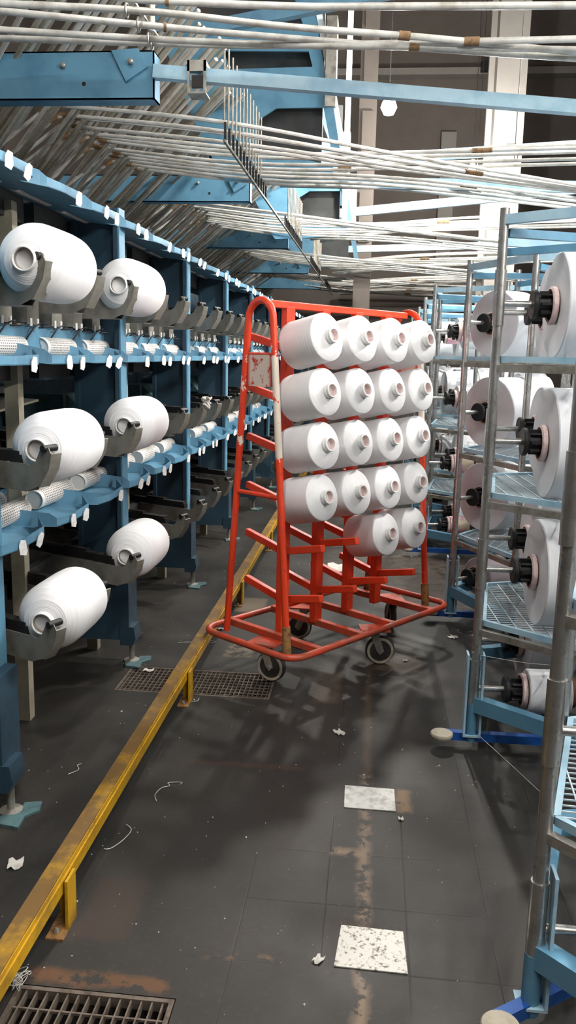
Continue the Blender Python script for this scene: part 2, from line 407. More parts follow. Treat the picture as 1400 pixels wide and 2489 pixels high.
for i in range(14):                                       # tangled clump by the near grating
    p = [(-.83 + rnd.uniform(-.035, .035), 1.765 + rnd.uniform(-.035, .03), .004 + rnd.uniform(0, .03)) for _ in range(5)]
    g.tube(smooth_path(p, 4), .0011, 4)
tag(g.obj('thread_tangle', M['paper']), 'tangled clump of white thread beside the near floor grating', 'thread', 'loose threads on the floor')
g = G()
for i in range(520):
    x = rnd.uniform(-1.3, .75); y = rnd.uniform(1.4, 7.); s = rnd.uniform(.0012, .0032) * (1 + (rnd.random() < .08))
    if any(h[0] - .01 < x < h[1] + .01 and h[2] - .01 < y < h[3] + .01 for h in holes): continue
    g.add([(s, 0, 0), (-s * .6, s, 0), (-s * .5, -s * .8, 0), (0, 0, s)], [(0, 2, 1), (0, 1, 3), (1, 2, 3), (2, 0, 3)], T(x, y, .0005) @ rz(rnd.uniform(0, 6)))
tag(g.obj('lint', M['paper']), 'white lint specks scattered over the dark floor', 'lint', None, 'stuff')

# ------------------------------------------------------------------ red cone cart
AX = Vector((.611, .791, 0)).normalized(); NN = Vector((AX.y, -AX.x, 0))
CM = Matrix(((AX.x, NN.x, 0, -.513), (AX.y, NN.y, 0, 3.815), (0, 0, 1, 0), (0, 0, 0, 1)))   # local: x along cart, y towards the loaded side
CM = Matrix(((AX.x, -NN.x, 0, -.513), (AX.y, -NN.y, 0, 3.815), (0, 0, 1, 0), (0, 0, 0, 1)))  # proper rotation: y = unloaded side
cart = thing('cone_cart', 'red four-wheeled rack cart with tilted arms holding white yarn cones', 'cart')
cart.matrix_world = CM
def rrect(x0, x1, y0, y1, r, z, k=6):
    out = []
    for cx, cy, a in ((x1 - r, y1 - r, 0), (x0 + r, y1 - r, PI / 2), (x0 + r, y0 + r, PI), (x1 - r, y0 + r, 1.5 * PI)):
        for i in range(k + 1): out.append((cx + r * cos(a + PI / 2 * i / k), cy + r * sin(a + PI / 2 * i / k), z))
    return out
ZB = .205
G().tube(rrect(-.075, 1.21, -.31, .31, .09, ZB), .016, 12, True).obj('base_hoop', M['red_low'], cart)
UP = (.177, .427, .678, .922)
for s in (.115, .427, .678, 1.02): G().bar((s, -.31, ZB), (s, .31, ZB), .034, .034).obj('floor_bar', M['red_low'], cart, bevel=.003)
for s in UP:
    G().bar((s, 0, ZB), (s, 0, 1.765), .038, .054, up=(1, 0, 0)).obj('upright', M['red'], cart, bevel=.003)
G().bar((.04, 0, 1.772), (1.09, 0, 1.766), .032, .032).obj('top_bar', M['red'], cart, bevel=.004)
TIP = [1.632 - .2405 * r for r in range(6)]; ARM = .26; TILT = .055 / .25; ta = math.atan(TILT)
for s in UP:
    for r in range(6):
        for d in (-1, 1):
            z0 = TIP[r] - TILT * .25
            G().bar((s, d * .01, z0 + TILT * .01), (s, d * ARM * cos(ta), z0 + ARM * sin(ta)), .03, .034).obj('cone_arm', M['red'], cart, bevel=.003)
def end_frame(x, sign):
    pts = [(x, -.205, ZB)]
    for i in range(13):
        a = PI - PI * i / 12; pts.append((x, .078 * cos(a), 1.70 + .085 * sin(a)))
    pts.append((x, .205, ZB))
    fr = G().tube(pts, .0165, 12).obj('end_frame', M['red_chip'], cart)
    yy = lambda z: .205 - (z - ZB) / (1.70 - ZB) * (.205 - .078)
    G().tube([(x, -yy(.91), .91), (x, yy(.91), .91)], .011, 10).obj('rung', M['red'], fr)
    w = yy(1.47)
    G().span((x - .004, -w + .012, 1.405), (x + .004, w - .012, 1.545)).obj('end_panel', M['primer'], fr)['label'] = 'scraped white and red end panel'
    G().tube([(x, -w, 1.55), (x, w, 1.55)], .006, 8).obj('panel_rim', M['red'], fr)
    for sg in (-1, 1):
        z0, z1 = ZB - .01, .32
        if sg < 0 or sign > 0: G().tube([(x, sg * yy(z0), z0), (x, sg * yy(z1), z1)], .021, 12).obj('leg_sleeve', M['tan'], fr)['label'] = 'worn tan leg sleeve'
end_frame(0, -1); end_frame(1.115, 1)
def caster(x, y, a):
    pl = G().span((-.075, -.055, -.004), (.075, .055, .004)).obj('caster_plate', M['red_low'], cart, (x, y, ZB - .016), (0, 0, a))
    fk = G().lathe([(.03, -.006), (.028, -.03), (.016, -.034)], 16)
    for s in (-1, 1): fk.prism([(-.02, -.03), (.022, -.03), (.05, -.115), (.03, -.135), (.012, -.115)], s * .022 - .002, s * .022 + .002, Matrix.Rotation(PI / 2, 4, 'X'))
    fk.obj('caster_fork', M['steel'], pl)
    Mx = T(.032, 0, -.1135) @ Matrix.Rotation(PI / 2, 4, 'X')
    wh = G().lathe([(.012, -.0175), (.058, -.0175), (.0705, -.015), (.0745, -.008), (.0745, .008), (.0705, .015), (.058, .0175), (.012, .0175)], 36, Mx).obj('wheel', M['rubber'], pl)
    for s in (-1, 1):
        G().lathe([(.055, .0165 * s), (.068, .0165 * s), (.068, .0185 * s), (.055, .0185 * s)], 36, Mx, True).obj('wheel_ring', M['disc'], pl)
    G().tube([(.032, -.03, -.1135), (.032, .03, -.1135)], .009, 10).obj('axle', M['steel'], pl)
caster(.05, -.02, -1.3); caster(.60, -.25, -.75); caster(.62, .25, 2.2); caster(1.12, .02, .9)
# cones
def cone_master():
    t = thing('yarn_cone', '', 'yarn cone')
    G().lathe([(.034, .0), (.102, .0), (.108, .006), (.1105, .02), (.1085, .194), (.1075, .1985), (.1045, .2015), (.05, .213), (.034, .2165)], 48).obj('yarn_body', M['cone'], t)
    G().lathe([(.030, -.012), (.034, -.012), (.034, .219), (.0355, .223), (.0355, .229), (.033, .231), (.033, .236), (.034, .2375), (.034, .2425), (.032, .245), (.0265, .245), (.0265, -.012)], 32, None, True).obj('core_nose', M['white_tag'], t)
    G().lathe([(.0264, -.01), (.0264, .238), (.0255, .238), (.0255, -.01)], 24, None, True).obj('core_liner', M['pinkcard'], t)['label'] = 'pinkish core lining'
    return t
cm = cone_master(); first = True
rows = ['top row', 'second row', 'third row', 'fourth row', 'fifth row']
colsn = ['first', 'second', 'third', 'fourth']
for r in range(5):
    for c, s in enumerate(UP):
        if r == 4 and c < 2: continue
        z0 = TIP[r] - TILT * .25
        Mx = CM @ T(s, 0, z0) @ Matrix.Rotation(PI / 2 - ta, 4, 'X') @ T(0, 0, .045)
        # local +Z of the cone must run towards -y of the cart (loaded side), rising
        o = cm if first else dup(cm)
        first = False
        o.matrix_world = Mx @ rz(random.uniform(0, 6))
        if r < 4: o['label'] = f'white yarn cone on {rows[r]} of the red cart, {colsn[c]} from the cart\'s chipped end'
        else: o['label'] = 'white yarn cone on the lowest loaded row, ' + ('alone beside the empty arms' if c == 2 else 'at the cart\'s far end')
        o['group'] = 'yarn cones on the red cart'

# ------------------------------------------------------------------ blue winding machine, one thing per bay
PITCH = .485; BAY = 3 * PITCH
TZ = (2.115, 1.495, .885); AZ = (1.82, 1.227, .64)
def meshes_of(gm, name, mat):
    o = gm.obj(name, mat); me = o.data; bpy.data.objects.remove(o); return me
TRAYP = [(-1.60, .10), (-1.60, .56), (-1.22, .46), (-1.165, .37), (-1.16, .16), (-1.18, .05), (-1.33, -.07)]
g = G()
def tilt(x): return max(0, (-1.19 - x)) * .13
bot = [(x, y, tilt(x)) for x, y in TRAYP]; n = len(bot)
g.add(bot + [(x, y, z + .004) for x, y, z in bot], [tuple(range(n - 1, -1, -1)), tuple(range(n, 2 * n))] + [(i, (i + 1) % n, n + (i + 1) % n, n + i) for i in range(n)])
def wallseg(a, b, h0, h1, t=.004, drop=0.0):
    a3 = Vector((a[0], a[1], tilt(a[0]) - drop)); b3 = Vector((b[0], b[1], tilt(b[0]) - drop)); d = (b3 - a3); nrm = Vector((-d.y, d.x, 0)).normalized() * t
    vs = [a3, b3, b3 + V(0, 0, h1), a3 + V(0, 0, h0)]; vs += [q + nrm for q in vs]
    g.add(vs, [(0, 1, 2, 3), (7, 6, 5, 4), (0, 4, 5, 1), (1, 5, 6, 2), (2, 6, 7, 3), (3, 7, 4, 0)])
wallseg((-1.60, .10), (-1.33, -.07), .10, .07); wallseg((-1.33, -.07), (-1.20, .037), .07, .052); wallseg((-1.20, .037), (-1.18, .05), .050, .034)
wallseg((-1.18, .05), (-1.16, .16), .034, .030); wallseg((-1.16, .16), (-1.165, .37), .030, .036); wallseg((-1.165, .37), (-1.22, .46), .036, .05)
TRAY = meshes_of(g, 'tray', M['blue'])
g = G().prism([(-1.58, .12), (-1.58, .54), (-1.44, .46), (-1.42, .22), (-1.44, .08)], -.07, .03)
TRAYBOX = meshes_of(g, 'tray_shade_box', M['dark'])  # dark-coloured box stands in for shade under the blue tray
TAG = meshes_of(G().prism([(-.014, -.02), (.008, -.026), (.015, -.012), (.011, .026), (-.006, .03), (-.015, .012)], -.0015, .0015, Matrix.Rotation(PI / 2, 4, 'X')), 'tag', M['white_tag'])
# holder arm, local x towards the aisle, origin on the package axis
pa = [(-.75, -.125), (-.03, -.135), (.026, -.115), (.070, -.055), (.084, -.004), (.074, .014), (.040, .010), (.014, -.036), (-.012, -.050), (-.035, -.046), (-.75, -.046)]
g = G(); Rx = Matrix.Rotation(PI / 2, 4, 'X')
g.prism(pa, .022, .0255, Rx); g.prism([(-.75, -.125), (-.03, -.135), (-.012, -.11), (-.035, -.06), (-.75, -.06)], -.027, -.0235, Rx)
g.prism([(-.75, -.128), (-.03, -.138), (-.03, -.134), (-.75, -.124)], -.027, .0255, Rx)
g.bar((.024, .002, -.10), (.074, .002, -.008), .05, .004, up=(0, 1, 0)) if False else g.prism([(.024, -.117), (.069, -.055), (.083, -.004), (.087, -.006), (.074, -.058), (.028, -.119)], -.02, .0255, Rx)
ARMM = meshes_of(g, 'holder_arm', M['grey'])
g = G().box((-.34, 0, -.026), (.54, .04, .036)); g.box((-.085, -.004, -.035), (.05, .034, .03)); g.box((-.30, .0, -.004), (.14, .03, .014))
ARMB = meshes_of(g, 'slide_block', M['black'])
ARMR = meshes_of(G().tube([(.058, -.035, .010), (.058, .022, .010)], .012, 12), 'roller', M['black'])
ARMA = -math.radians(25)
# machine head boxes and wires on the middle rail
HEAD = meshes_of(G().span((-.06, -.05, 0), (.05, .055, .085)).span((.05, -.052, -.006), (.054, .057, .09)).lathe([(.006, 0), (.006, .004)], 10, T(.054, 0, .062) @ Matrix.Rotation(PI / 2, 4, 'Y')), 'head_box', M['grey'])
PINS = meshes_of(G().tube([(.058, -.03, -.012), (.058, -.03, .016)], .005, 8), 'pin', M['white_tag'])
HOOK = meshes_of(G().tube(smooth_path([(0, 0, -.02), (.03, .02, .03), (.05, .05, .045), (.03, .08, .03), (.035, .05, .028), (.06, .08, .03)], 5), .003, 6), 'wire_hook', M['black'])
def col_mesh():
    g = G(); g.span((-1.43, .058, .36), (-1.235, .082, 2.20))
    g.span((-1.237, .025, .36), (-1.215, .115, 2.20)); g.span((-1.44, .03, .36), (-1.42, .11, 2.20))
    return g
COL = meshes_of(col_mesh(), 'column', M['blue_shaded'])  # web coloured as blue in shade, outer flange as lit blue
FLG = meshes_of(G().span((-1.217, .025, .36), (-1.207, .115, 2.20)), 'column_flange', M['blue'])
FOOTB = meshes_of(G().span((-1.44, -.045, .13), (-1.165, .10, .50)).prism([(-1.21, .105), (-1.145, .105), (-1.130, .14), (-1.140, .20), (-1.21, .20)], -.056, .05, Rx), 'column_foot', M['blue_shaded'])  # foot takes the shaded blue as well
LEV = meshes_of(G().lathe([(.04, 0), (.04, .008), (.013, .014), (.013, .12)], 14, T(-1.17, .02, 0)), 'levelling_foot', M['steel'])
PAD = meshes_of(G().prism([(-.07, -.10), (.04, -.12), (.03, -.02), (.08, .04), (.06, .12), (-.02, .10), (-.01, .02), (-.09, -.04)], 0, .012, T(-1.13, .0, 0) @ Matrix.Scale(.7, 4)), 'painted_grout', M['teal'])
LEG = meshes_of(G().span((-.028, -.025, 0), (.028, .025, 2.1)), 'beige_leg', M['beige'])
BACK = meshes_of(G().span((-1.98, .0, .55), (-1.95, BAY - .02, 2.3)), 'interior_shade_panel', M['blue_shaded'])  # dark sheet added for the shaded interior behind the arms
RAILM = meshes_of(G().span((-1.33, 0, 1.565), (-1.30, BAY, 1.625)).span((-1.345, 0, 1.625), (-1.30, BAY, 1.633)).span((-1.34, 0, 1.545), (-1.296, BAY, 1.567)), 'middle_rail', M['blue'])
g = G()
for z in AZ: g.span((-1.52, 0, z - .12), (-1.48, BAY, z - .05))
for z in (2.17,): g.span((-1.62, 0, z), (-1.56, BAY, z + .06))
for z in (1.56, .95): g.span((-1.66, 0, z), (-1.61, BAY, z + .05))
SUP = meshes_of(g, 'support_rail', M['dark'])
RIBM = meshes_of(G().span((-1.90, .30, .95), (-1.60, .62, 1.32)).prism([(-1.6, .95), (-1.5, 1.05), (-1.5, 1.22), (-1.6, 1.32)], -.6, -.35, Rx), 'drive_housing', M['teal'])
def bay(k):
    y0 = 2.51 + BAY * k
    t = thing('winding_machine_bay', f'blue winding machine bay with stacked trays and grey holder arms, {nth(k)} bay from the camera', 'machine', (0, y0, 0), None, 'winding machine bays')
    L = lambda n, me, loc=(0, 0, 0), rot=None, p=t: link(n, me, p, loc, rot)
    c = L('column', COL); link('flange', FLG, c); link('foot', FOOTB, c); link('levelling_foot', LEV, c); link('grout_pad', PAD, c)['label'] = 'teal painted grout pad'
    for yy in (.17, .74): L('leg', LEG, (-1.42, yy, 0))
    L('interior_shade_panel', BACK); L('middle_rail', RAILM); L('support_rail', SUP); L('drive_housing', RIBM)
    for j in range(3):
        for li, z in enumerate(TZ):
            tr = L('tray', TRAY, (0, j * PITCH, z)); link('tray_shade_box', TRAYBOX, tr)
            rr = random.Random(k * 31 + j * 7 + li)
            link('tag', TAG, tr, (-1.152, .30, .0), (.1, rr.uniform(-.1, .35), rr.uniform(.95, 1.3)))
            if (j + li) % 3 != 1: link('tag', TAG, tr, (-1.150, .15, .005), (0, rr.uniform(-.1, .35), rr.uniform(.9, 1.25)))
        for z in AZ:
            a = L('holder_arm', ARMM, (-1.08, .13 + j * PITCH, z), (0, 0, ARMA))
            link('slide_block', ARMB, a); link('roller', ARMR, a)
        for q in (0, 1):
            hb = L('head_box', HEAD, (-1.33, .12 + j * PITCH + q * .24, 1.645)); link('pin', PINS, hb); link('pin', PINS, hb, (0, .065, 0))
        L('wire_hook', HOOK, (-1.30, .1 + j * PITCH, 1.60)); L('wire_hook', HOOK, (-1.30, .33 + j * PITCH, 1.60))
NB = 10
for k in range(NB): bay(k)
# perforated tubes lying on the trays
PT = meshes_of(G().lathe([(.0, -.158), (.033, -.158), (.0345, -.163), (.0375, -.165), (.040, -.16), (.040, .16), (.0375, .165), (.0345, .163), (.033, .158), (.0, .158)], 28, Matrix.Rotation(PI / 2, 4, 'X')), 'perforated_tube', M['perf'])
lv = ['top', 'middle', 'bottom']
for li in range(3):
    c = 0
    for i in range(NB * 3 - 4):
        rr = random.Random(i * 5 + li)
        for q in range(2 if li == 2 or i % 2 else 1):
            x = (-1.38, -1.31, -1.335)[li] - .10 * q + rr.uniform(-.01, .01)
            o = link('perforated_tube', PT, None, (x, 2.51 + i * PITCH + .40 + .03 * q, TZ[li] + tilt(x) + (.034, .046, .046)[li]), (0, 0, rr.uniform(-.05, .02)))
            tag(o, f'white perforated tube on the {lv[li]} tier of blue trays, {nth(c)} from the camera', 'tube', 'perforated tubes on the trays'); c += 1
# big packages in the holder arms
def package():
    t = thing('yarn_package', '', 'yarn package')
    Ry = Matrix.Rotation(-PI / 2, 4, 'X')
    base = [(.038, .010), (.056, .013), (.076, .022), (.094, .034), (.108, .050), (.116, .070), (.119, .095)]
    pr = [base[0]]
    for a_, b_ in zip(base, base[1:]):                     # wound layers stepping up the shoulder
        for q in range(1, 4):
            t_ = q / 3; r_ = a_[0] + (b_[0] - a_[0]) * t_; z_ = a_[1] + (b_[1] - a_[1]) * t_
            pr += [(r_ - .0006, z_ - .0010), (r_, z_)]
    pr += [(.1195, .14), (.119, .27), (.116, .32), (.110, .336), (.098, .343), (.038, .347)]
    G().lathe(pr, 56, Ry).obj('yarn_body', M['yarn'], t)
    G().lathe([(.0365, -.012), (.0385, -.008), (.0385, .358), (.0365, .362), (.0325, .362), (.0325, -.008), (.034, -.012)], 36, Ry, True).obj('paper_core', M['white_tag'], t)
    G().lathe([(.0326, -.006), (.0326, .356), (.0316, .356), (.0316, -.006)], 30, Ry, True).obj('core_liner', M['liner'], t)['label'] = 'grey inside of the paper core'
    return t
pm = package(); first = True
for z, nm in zip(AZ, ('upper', 'middle', 'lowest')):
    for i, yy in ((0, 2.635), (2, 2.635 + 2 * PITCH)):
        o = pm if first else dup(pm); first = False
        o.location = (-1.08, yy - (.05 if nm == 'upper' else 0), z); o.rotation_euler = (0, random.uniform(0, 6), -.02)
        o['label'] = f'white yarn package in the {nm} holder arms, ' + ('nearest the camera' if i == 0 else 'the one further along')
        o['group'] = 'yarn packages in the holder arms'
g = G()
for i in range(10):
    p = [(rnd.uniform(-.03, .03), rnd.uniform(-.03, .03), rnd.uniform(-.04, .03)) for _ in range(5)]; g.tube(smooth_path(p, 4), .006, 5)
tag(g.obj('yarn_remnant', M['paper'], None, (-1.0, 2.51 + .11 + 5 * PITCH, 1.255)), 'cream yarn remnant caught on a middle holder arm', 'yarn remnant')
# angled guide chute seen inside the first bay
t = thing('guide_chute', 'pale sloping guide chute with scalloped edge inside the blue machine', 'chute', (-1.75, 3.45, 1.18))
G().bar((-.25, -.35, .0), (.1, .35, .14), .30, .01).obj('chute_plate', M['beige'], t)
g = G()
for i in range(9): g.lathe([(.014, 0), (.02, .02), (.012, .03)], 10, T(-.18 + i * .03, -.3 + .075 * i, .035 + i * .0165))
g.obj('scalloped_edge', M['white_tag'], t)
G().span((-.3, -.36, -.16), (-.05, .30, -.02)).obj('chute_box', M['dark'], t)

# ------------------------------------------------------------------ overhead structure
def beam(i):
    y = 3.96 + 2.91 * i; z = 2.75 + (.06 if i else 0)
    t = thing('overhead_beam', f'blue channel beam above the machine with gusset plate at its end, {nth(i)} from the camera', 'beam', (0, y, z), None, 'overhead beams')
    g = G().span((-2.6, -.03, -.1), (-1.02, -.022, .1)); g.span((-2.6, -.03, .094), (-1.02, .07, .1)); g.span((-2.6, -.03, -.1), (-1.02, .07, -.094)); g.span((-1.026, -.03, -.1), (-1.02, .07, .1))
    g.obj('channel', M['blue'], t)
    gp = G().prism([(-1.21, .098), (-1.09, .105), (-1.045, .03), (-1.145, -.03)], .030, .042, Rx).obj('gusset_plate', M['blue'], t)
    G().lathe([(.011, 0), (.011, .03), (.006, .034)], 14, T(-1.118, -.034, .048) @ Rx).obj('bolt', M['steel'], gp)
    b2 = G().lathe([(.011, 0), (.011, .016), (.006, .02)], 14, T(-1.43, -.03, .04) @ Rx).obj('bolt', M['steel'], t)
    G().lathe([(.009, 0), (.009, .0015)], 14, T(-1.34, -.03, -.035) @ Rx).obj('bolt_hole', M['black'], t)
for i in range(5): beam(i)
def cross(a, b, label, mat='sky', w=.05, h=.055, bracket=None):
    t = thing('cross_bar', label, 'bar', a, None, 'light blue bars over the aisle')
    G().bar((0, 0, 0), Vector(b) - Vector(a), w, h).obj('square_tube', M[mat], t)
    if bracket is not None:
        p = (Vector(b) - Vector(a)) * bracket
        g = G()
        for sx in (-.036, .036): g.span((p.x + sx - .005, p.y - .05, p.z - .08), (p.x + sx + .005, p.y - .04, p.z + .05))
        g.span((p.x - .041, p.y - .05, p.z + .005), (p.x + .041, p.y - .044, p.z + .05)); g.span((p.x - .041, p.y - .05, p.z - .085), (p.x + .041, p.y + .05, p.z - .078))
        g.span((p.x - .041, p.y - .05, p.z + .03), (p.x - .036, p.y + .05, p.z + .05)); g.span((p.x + .036, p.y - .05, p.z + .03), (p.x + .041, p.y + .05, p.z + .05))
        g.obj('clamp_bracket', M['steel'], t)
        G().span((p.x - .022, p.y - .045, p.z - .06), (p.x + .028, p.y - .03, p.z - .01)).obj('clamp_block', M['black'], t)
cross((-1.02, 3.93, 2.76), (2.6, 4.0, 2.47), 'light blue square bar over the aisle with grey clamp, nearest the camera', bracket=.055)
cross((-.92, 4.6, 3.168), (.5, 4.6, 3.41), 'blue diagonal bar crossing above the first cross bar', 'blue', .05, .06)
cross((-.75, 6.87, 2.99), (2.6, 6.87, 3.20), 'light blue rising bar over the second tube bundle', w=.05, h=.07)
cross((-.70, 6.1, 2.72), (2.6, 6.1, 2.67), 'light blue level bar behind the first tube bundle', w=.05, h=.07)
cross((-.80, 9.8, 3.06), (2.6, 9.8, 3.41), 'light blue rising bar over the third tube bundle', w=.06, h=.09)
cross((-.75, 12.7, 3.05), (2.6, 12.7, 3.17), 'light blue rising bar farthest along the aisle', w=.06, h=.09)
def hexframe(i):
    y = 6.0 + 2.9 * i
    t = thing('overhead_frame', f'blue overhead plate frame with dark six-sided openings, {nth(i)} from the camera', 'frame', (0, y, 0), None, 'overhead frames')
    P = lambda nm, poly, mat='blue': G().prism(poly, -.01, .01, Rx).obj(nm, M[mat], t)
    # outer silhouette split into plates around the openings
    P('middle_plate', [(-1.10, 3.409), (-1.034, 3.409), (-.488, 3.418), (-.41, 3.41), (-.39, 3.26), (-.40, 3.168), (-.722, 3.165), (-.844, 3.093), (-1.10, 2.75), (-1.30, 3.12)])
    P('left_plate', [(-1.47, 3.53), (-1.20, 3.697), (-1.087, 3.523), (-1.034, 3.409), (-1.10, 3.409), (-1.30, 3.12)])
    P('upper_plate', [(-1.47, 3.53), (-1.70, 4.0), (-1.40, 4.0), (-1.273, 3.805), (-1.201, 3.697)])
    P('upper_band', [(-1.201, 3.697), (-.539, 3.632), (-.515, 3.512), (-1.087, 3.523)])
    P('right_plate', [(-.488, 3.418), (-.41, 3.41), (-.47, 3.70), (-.55, 4.0), (-.66, 4.0), (-.603, 3.79), (-.539, 3.632), (-.515, 3.512)])
    P('lower_arm', [(-.409, 3.168), (-.343, 3.172), (-.27, 2.80), (-.33, 2.80), (-.363, 2.972)])
    P('lower_band', [(-1.10, 2.75), (-.844, 3.093), (-.841, 2.905), (-.33, 2.80), (-.33, 2.74), (-1.06, 2.70)])
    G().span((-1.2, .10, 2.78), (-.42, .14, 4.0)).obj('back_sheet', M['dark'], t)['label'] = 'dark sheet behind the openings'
    G().span((-.40, -.03, 3.17), (-.33, .12, 3.72)).obj('cable_duct', M['steel'], t)
for i in range(3): hexframe(i)
# longitudinal comb rail with guide rods
lr = thing('guide_comb', 'long grey comb rail carrying the conduit tubes along the blue machine', 'rail', (-.80, 4.0, 2.60))
G().span((-.006, .46, -.004), (.006, 11.5, .008)).obj('comb_rail', M['grey'], lr)
TOOTH = meshes_of(G().box((0, 0, .045), (.012, .012, .10)), 'comb_tooth', M['black'])
for s in range(4):
    for i in range(14): link('comb_tooth', TOOTH, lr, (0, .49 + s * 2.9 + i * .125, 0))
ROD = meshes_of(G().tube([(0, 0, 0), (0, 0, .34)], .0045, 8), 'guide_rod', M['conduit_old'])
for s in range(3):
    for i in range(12): link('guide_rod', ROD, lr, (.06, .12 + s * 2.9 + i * .115, .01))
# conduit tubes
def conduit(pts, r, label, group, couple=None, mat='offwhite', n=10):
    o = thing('conduit_tube', label, 'tube', pts[0], None, group) if couple else None
    p0 = Vector(pts[0]); L = [Vector(p) - p0 for p in pts]
    g = G().tube(L, r, n)
    if not couple: return tag(g.obj('conduit_tube', M[mat], None, pts[0]), label, 'tube', group)
    g.obj('pipe', M[mat], o)
    for a, b in couple: G().tube([Vector(a) - p0, Vector(b) - p0], r * 1.35, n).obj('coupling', M['rust'], o)
    return o
def lerp(a, b, t): return tuple(a[i] + (b[i] - a[i]) * t for i in range(3))
bn = ['first', 'second', 'third', 'fourth', 'farthest']
for s in range(5):
    dy = 2.9 * s - (.6 if s == 4 else 0); n_t = 13
    for i in range(n_t):
        rr = random.Random(100 * s + i)
        y = 4.55 + dy + i * (.125 if s < 4 else .06); z = 2.70 + (.03 if s else 0) + rr.uniform(-.012, .012)
        el = (-1.83 + rr.uniform(-.05, .05), y + .18, z + .14)
        lo = (el[0] - .80, el[1] + .02, el[2] - .56)
        cb = (-.80, y, z)
        if i < 5: mid = (.24, y + .72 - i * .05, z - .02); en = (2.4, y + (2.0 if s < 3 else 1.0 if s < 4 else .7) - i * .14, z - .08)
        elif i < 9: mid = (.24, y + .08, z + .02); en = (2.5, y + .15, z + .10)
        else: mid = (.25, y + .10, z - .03); en = (2.4, y + .85, z - .12)
        path = [lo, lerp(lo, el, .97), lerp(el, cb, .03)] + smooth_path([lerp(el, cb, .05), cb, mid, en], 5)
        cps = [(lerp(lo, el, .93), el), (el, lerp(el, cb, .08))]
        if i % 4 == 1: cps.append((lerp(mid, en, .12), lerp(mid, en, .17)))
        if i % 5 == 3: cps.append((lerp(cb, mid, .5), lerp(cb, mid, .58)))
        conduit(path, .0105, f'grey-white conduit tube of the {bn[s]} overhead bundle, {nth(i)} from the camera', 'conduit tubes over the aisle', cps, n=8)
    # upper layer crossing the aisle the other way
    for i in range((4, 4, 8, 9, 9)[s]):
        rr = random.Random(900 + 100 * s + i)
        y = 5.25 + dy + i * (.10 if s < 2 else .17 if s < 3 else .12 if s < 4 else .04) + rr.uniform(-.03, .03); z = 2.80 + rr.uniform(-.03, .05)
        a = (-.72 + rr.uniform(-.05, .15), y + (.9 if s < 4 else .5), z - .06); m = (.5, y + .25 + rr.uniform(-.1, .1), z); b = (2.5, y + rr.uniform(-.1, .1), z + .06)
        conduit(smooth_path([a, m, b], 6), .0115, f'white conduit tube of the upper layer over the {bn[s]} bundle, {nth(i)} from the camera', 'conduit tubes over the aisle', n=8)
top = [([(-1.7, 3.10, 2.75), (-.918, 3.226, 2.75), (-.37, 3.402, 2.75), (.376, 3.598, 2.75), (2.2, 4.1, 2.72)], 'highest'),
       ([(-1.7, 3.12, 2.75), (-.925, 3.36, 2.75), (-.53, 3.478, 2.75), (.25, 3.64, 2.74), (2.2, 3.95, 2.70)], 'second'),
       ([(-.95, 3.10, 2.75), (-.835, 3.141, 2.75), (-.353, 3.214, 2.75), (.077, 3.233, 2.75), (2.0, 3.29, 2.75)], 'level'),
       ([(-1.8, 3.44, 2.75), (-.928, 3.551, 2.75), (-.392, 3.593, 2.75), (.71, 3.567, 2.75), (2.2, 3.54, 2.75)], 'fourth'),
       ([(-1.75, 3.36, 2.76), (-.95, 3.50, 2.75), (-.30, 3.54, 2.73), (.40, 3.62, 2.74), (2.2, 3.80, 2.74)], 'fifth')]
lab = {'highest': 'topmost conduit tube sloping down to the right above the first blue beam', 'second': 'conduit tube just below the topmost one, above the first blue beam',
       'level': 'level conduit tube running off the top right corner', 'fourth': 'lowest conduit tube above the clamped light blue bar', 'fifth': 'conduit tube with brown taped joints above the clamped light blue bar'}
for pts, nm in top:
    sp = smooth_path(pts, 6); cps = [(sp[-9], sp[-9] + (sp[-8] - sp[-9]) * .28)] if nm in ('fifth', 'highest', 'fourth') else [(sp[7], sp[7] + (sp[8] - sp[7]) * .15)]
    conduit([tuple(p) for p in sp], .0125, lab[nm], 'conduit tubes over the aisle', cps, n=12)
hk = thing('tube_hanger', 'bent wire hanger rings holding the tubes above the first blue beam', 'hanger', (-.93, 3.25, 2.75))
for i, (x, y, z) in enumerate([(-.935, 3.225, 2.75), (-.93, 3.36, 2.75), (-.928, 3.50, 2.75), (-.93, 3.552, 2.75)]):
    G().tube([(x + .93, y - 3.25 + .02 * cos(a * PI / 5), z - 2.75 + .024 * sin(a * PI / 5)) for a in range(10)], .004, 6, True).obj('ring', M['steel'], hk)
G().tube([(.02, -.02, .03), (.02, .32, .03), (.02, .34, .0)], .005, 8).obj('hanger_rod', M['steel'], hk)
G().tube([(.03, .18, .0), (.03, .18, .55)], .014, 10).obj('hanger_post', M['steel'], hk)
# sloping conduits rising behind the beams
d = Vector((-.679, .63, -.376))
def slope_len(): return 1.0
SL = meshes_of(G().tube([d * -.95, d * 1.3], .012, 7), 'sloping_conduit', M['conduit_old'])
SL2 = meshes_of(G().tube([d * -.95, d * 1.3], .012, 7), 'sloping_conduit', M['offwhite'])
secs = [(3.0, 3.96, 'before the first blue beam'), (3.96, 6.87, 'between the first and second blue beams'), (6.87, 9.78, 'between the second and third blue beams'), (9.78, 12.69, 'between the third and fourth blue beams')]
for a, b, nm in secs:
    y = a + .02; c = 0; rr = random.Random(int(a * 10))
    while y < b:
        o = link('sloping_conduit', SL2 if rr.random() < .35 else SL, None, (-1.62 + rr.uniform(-.05, .05), y, 2.92 + rr.uniform(-.07, .07)), (rr.uniform(-.02, .02), rr.uniform(-.02, .02), rr.uniform(-.03, .03)))
        tag(o, f'steep conduit tube {nm}, {nth(c)} from the camera', 'tube', 'sloping conduit tubes above the machine'); c += 1
        y += .045 if c % 3 else .085
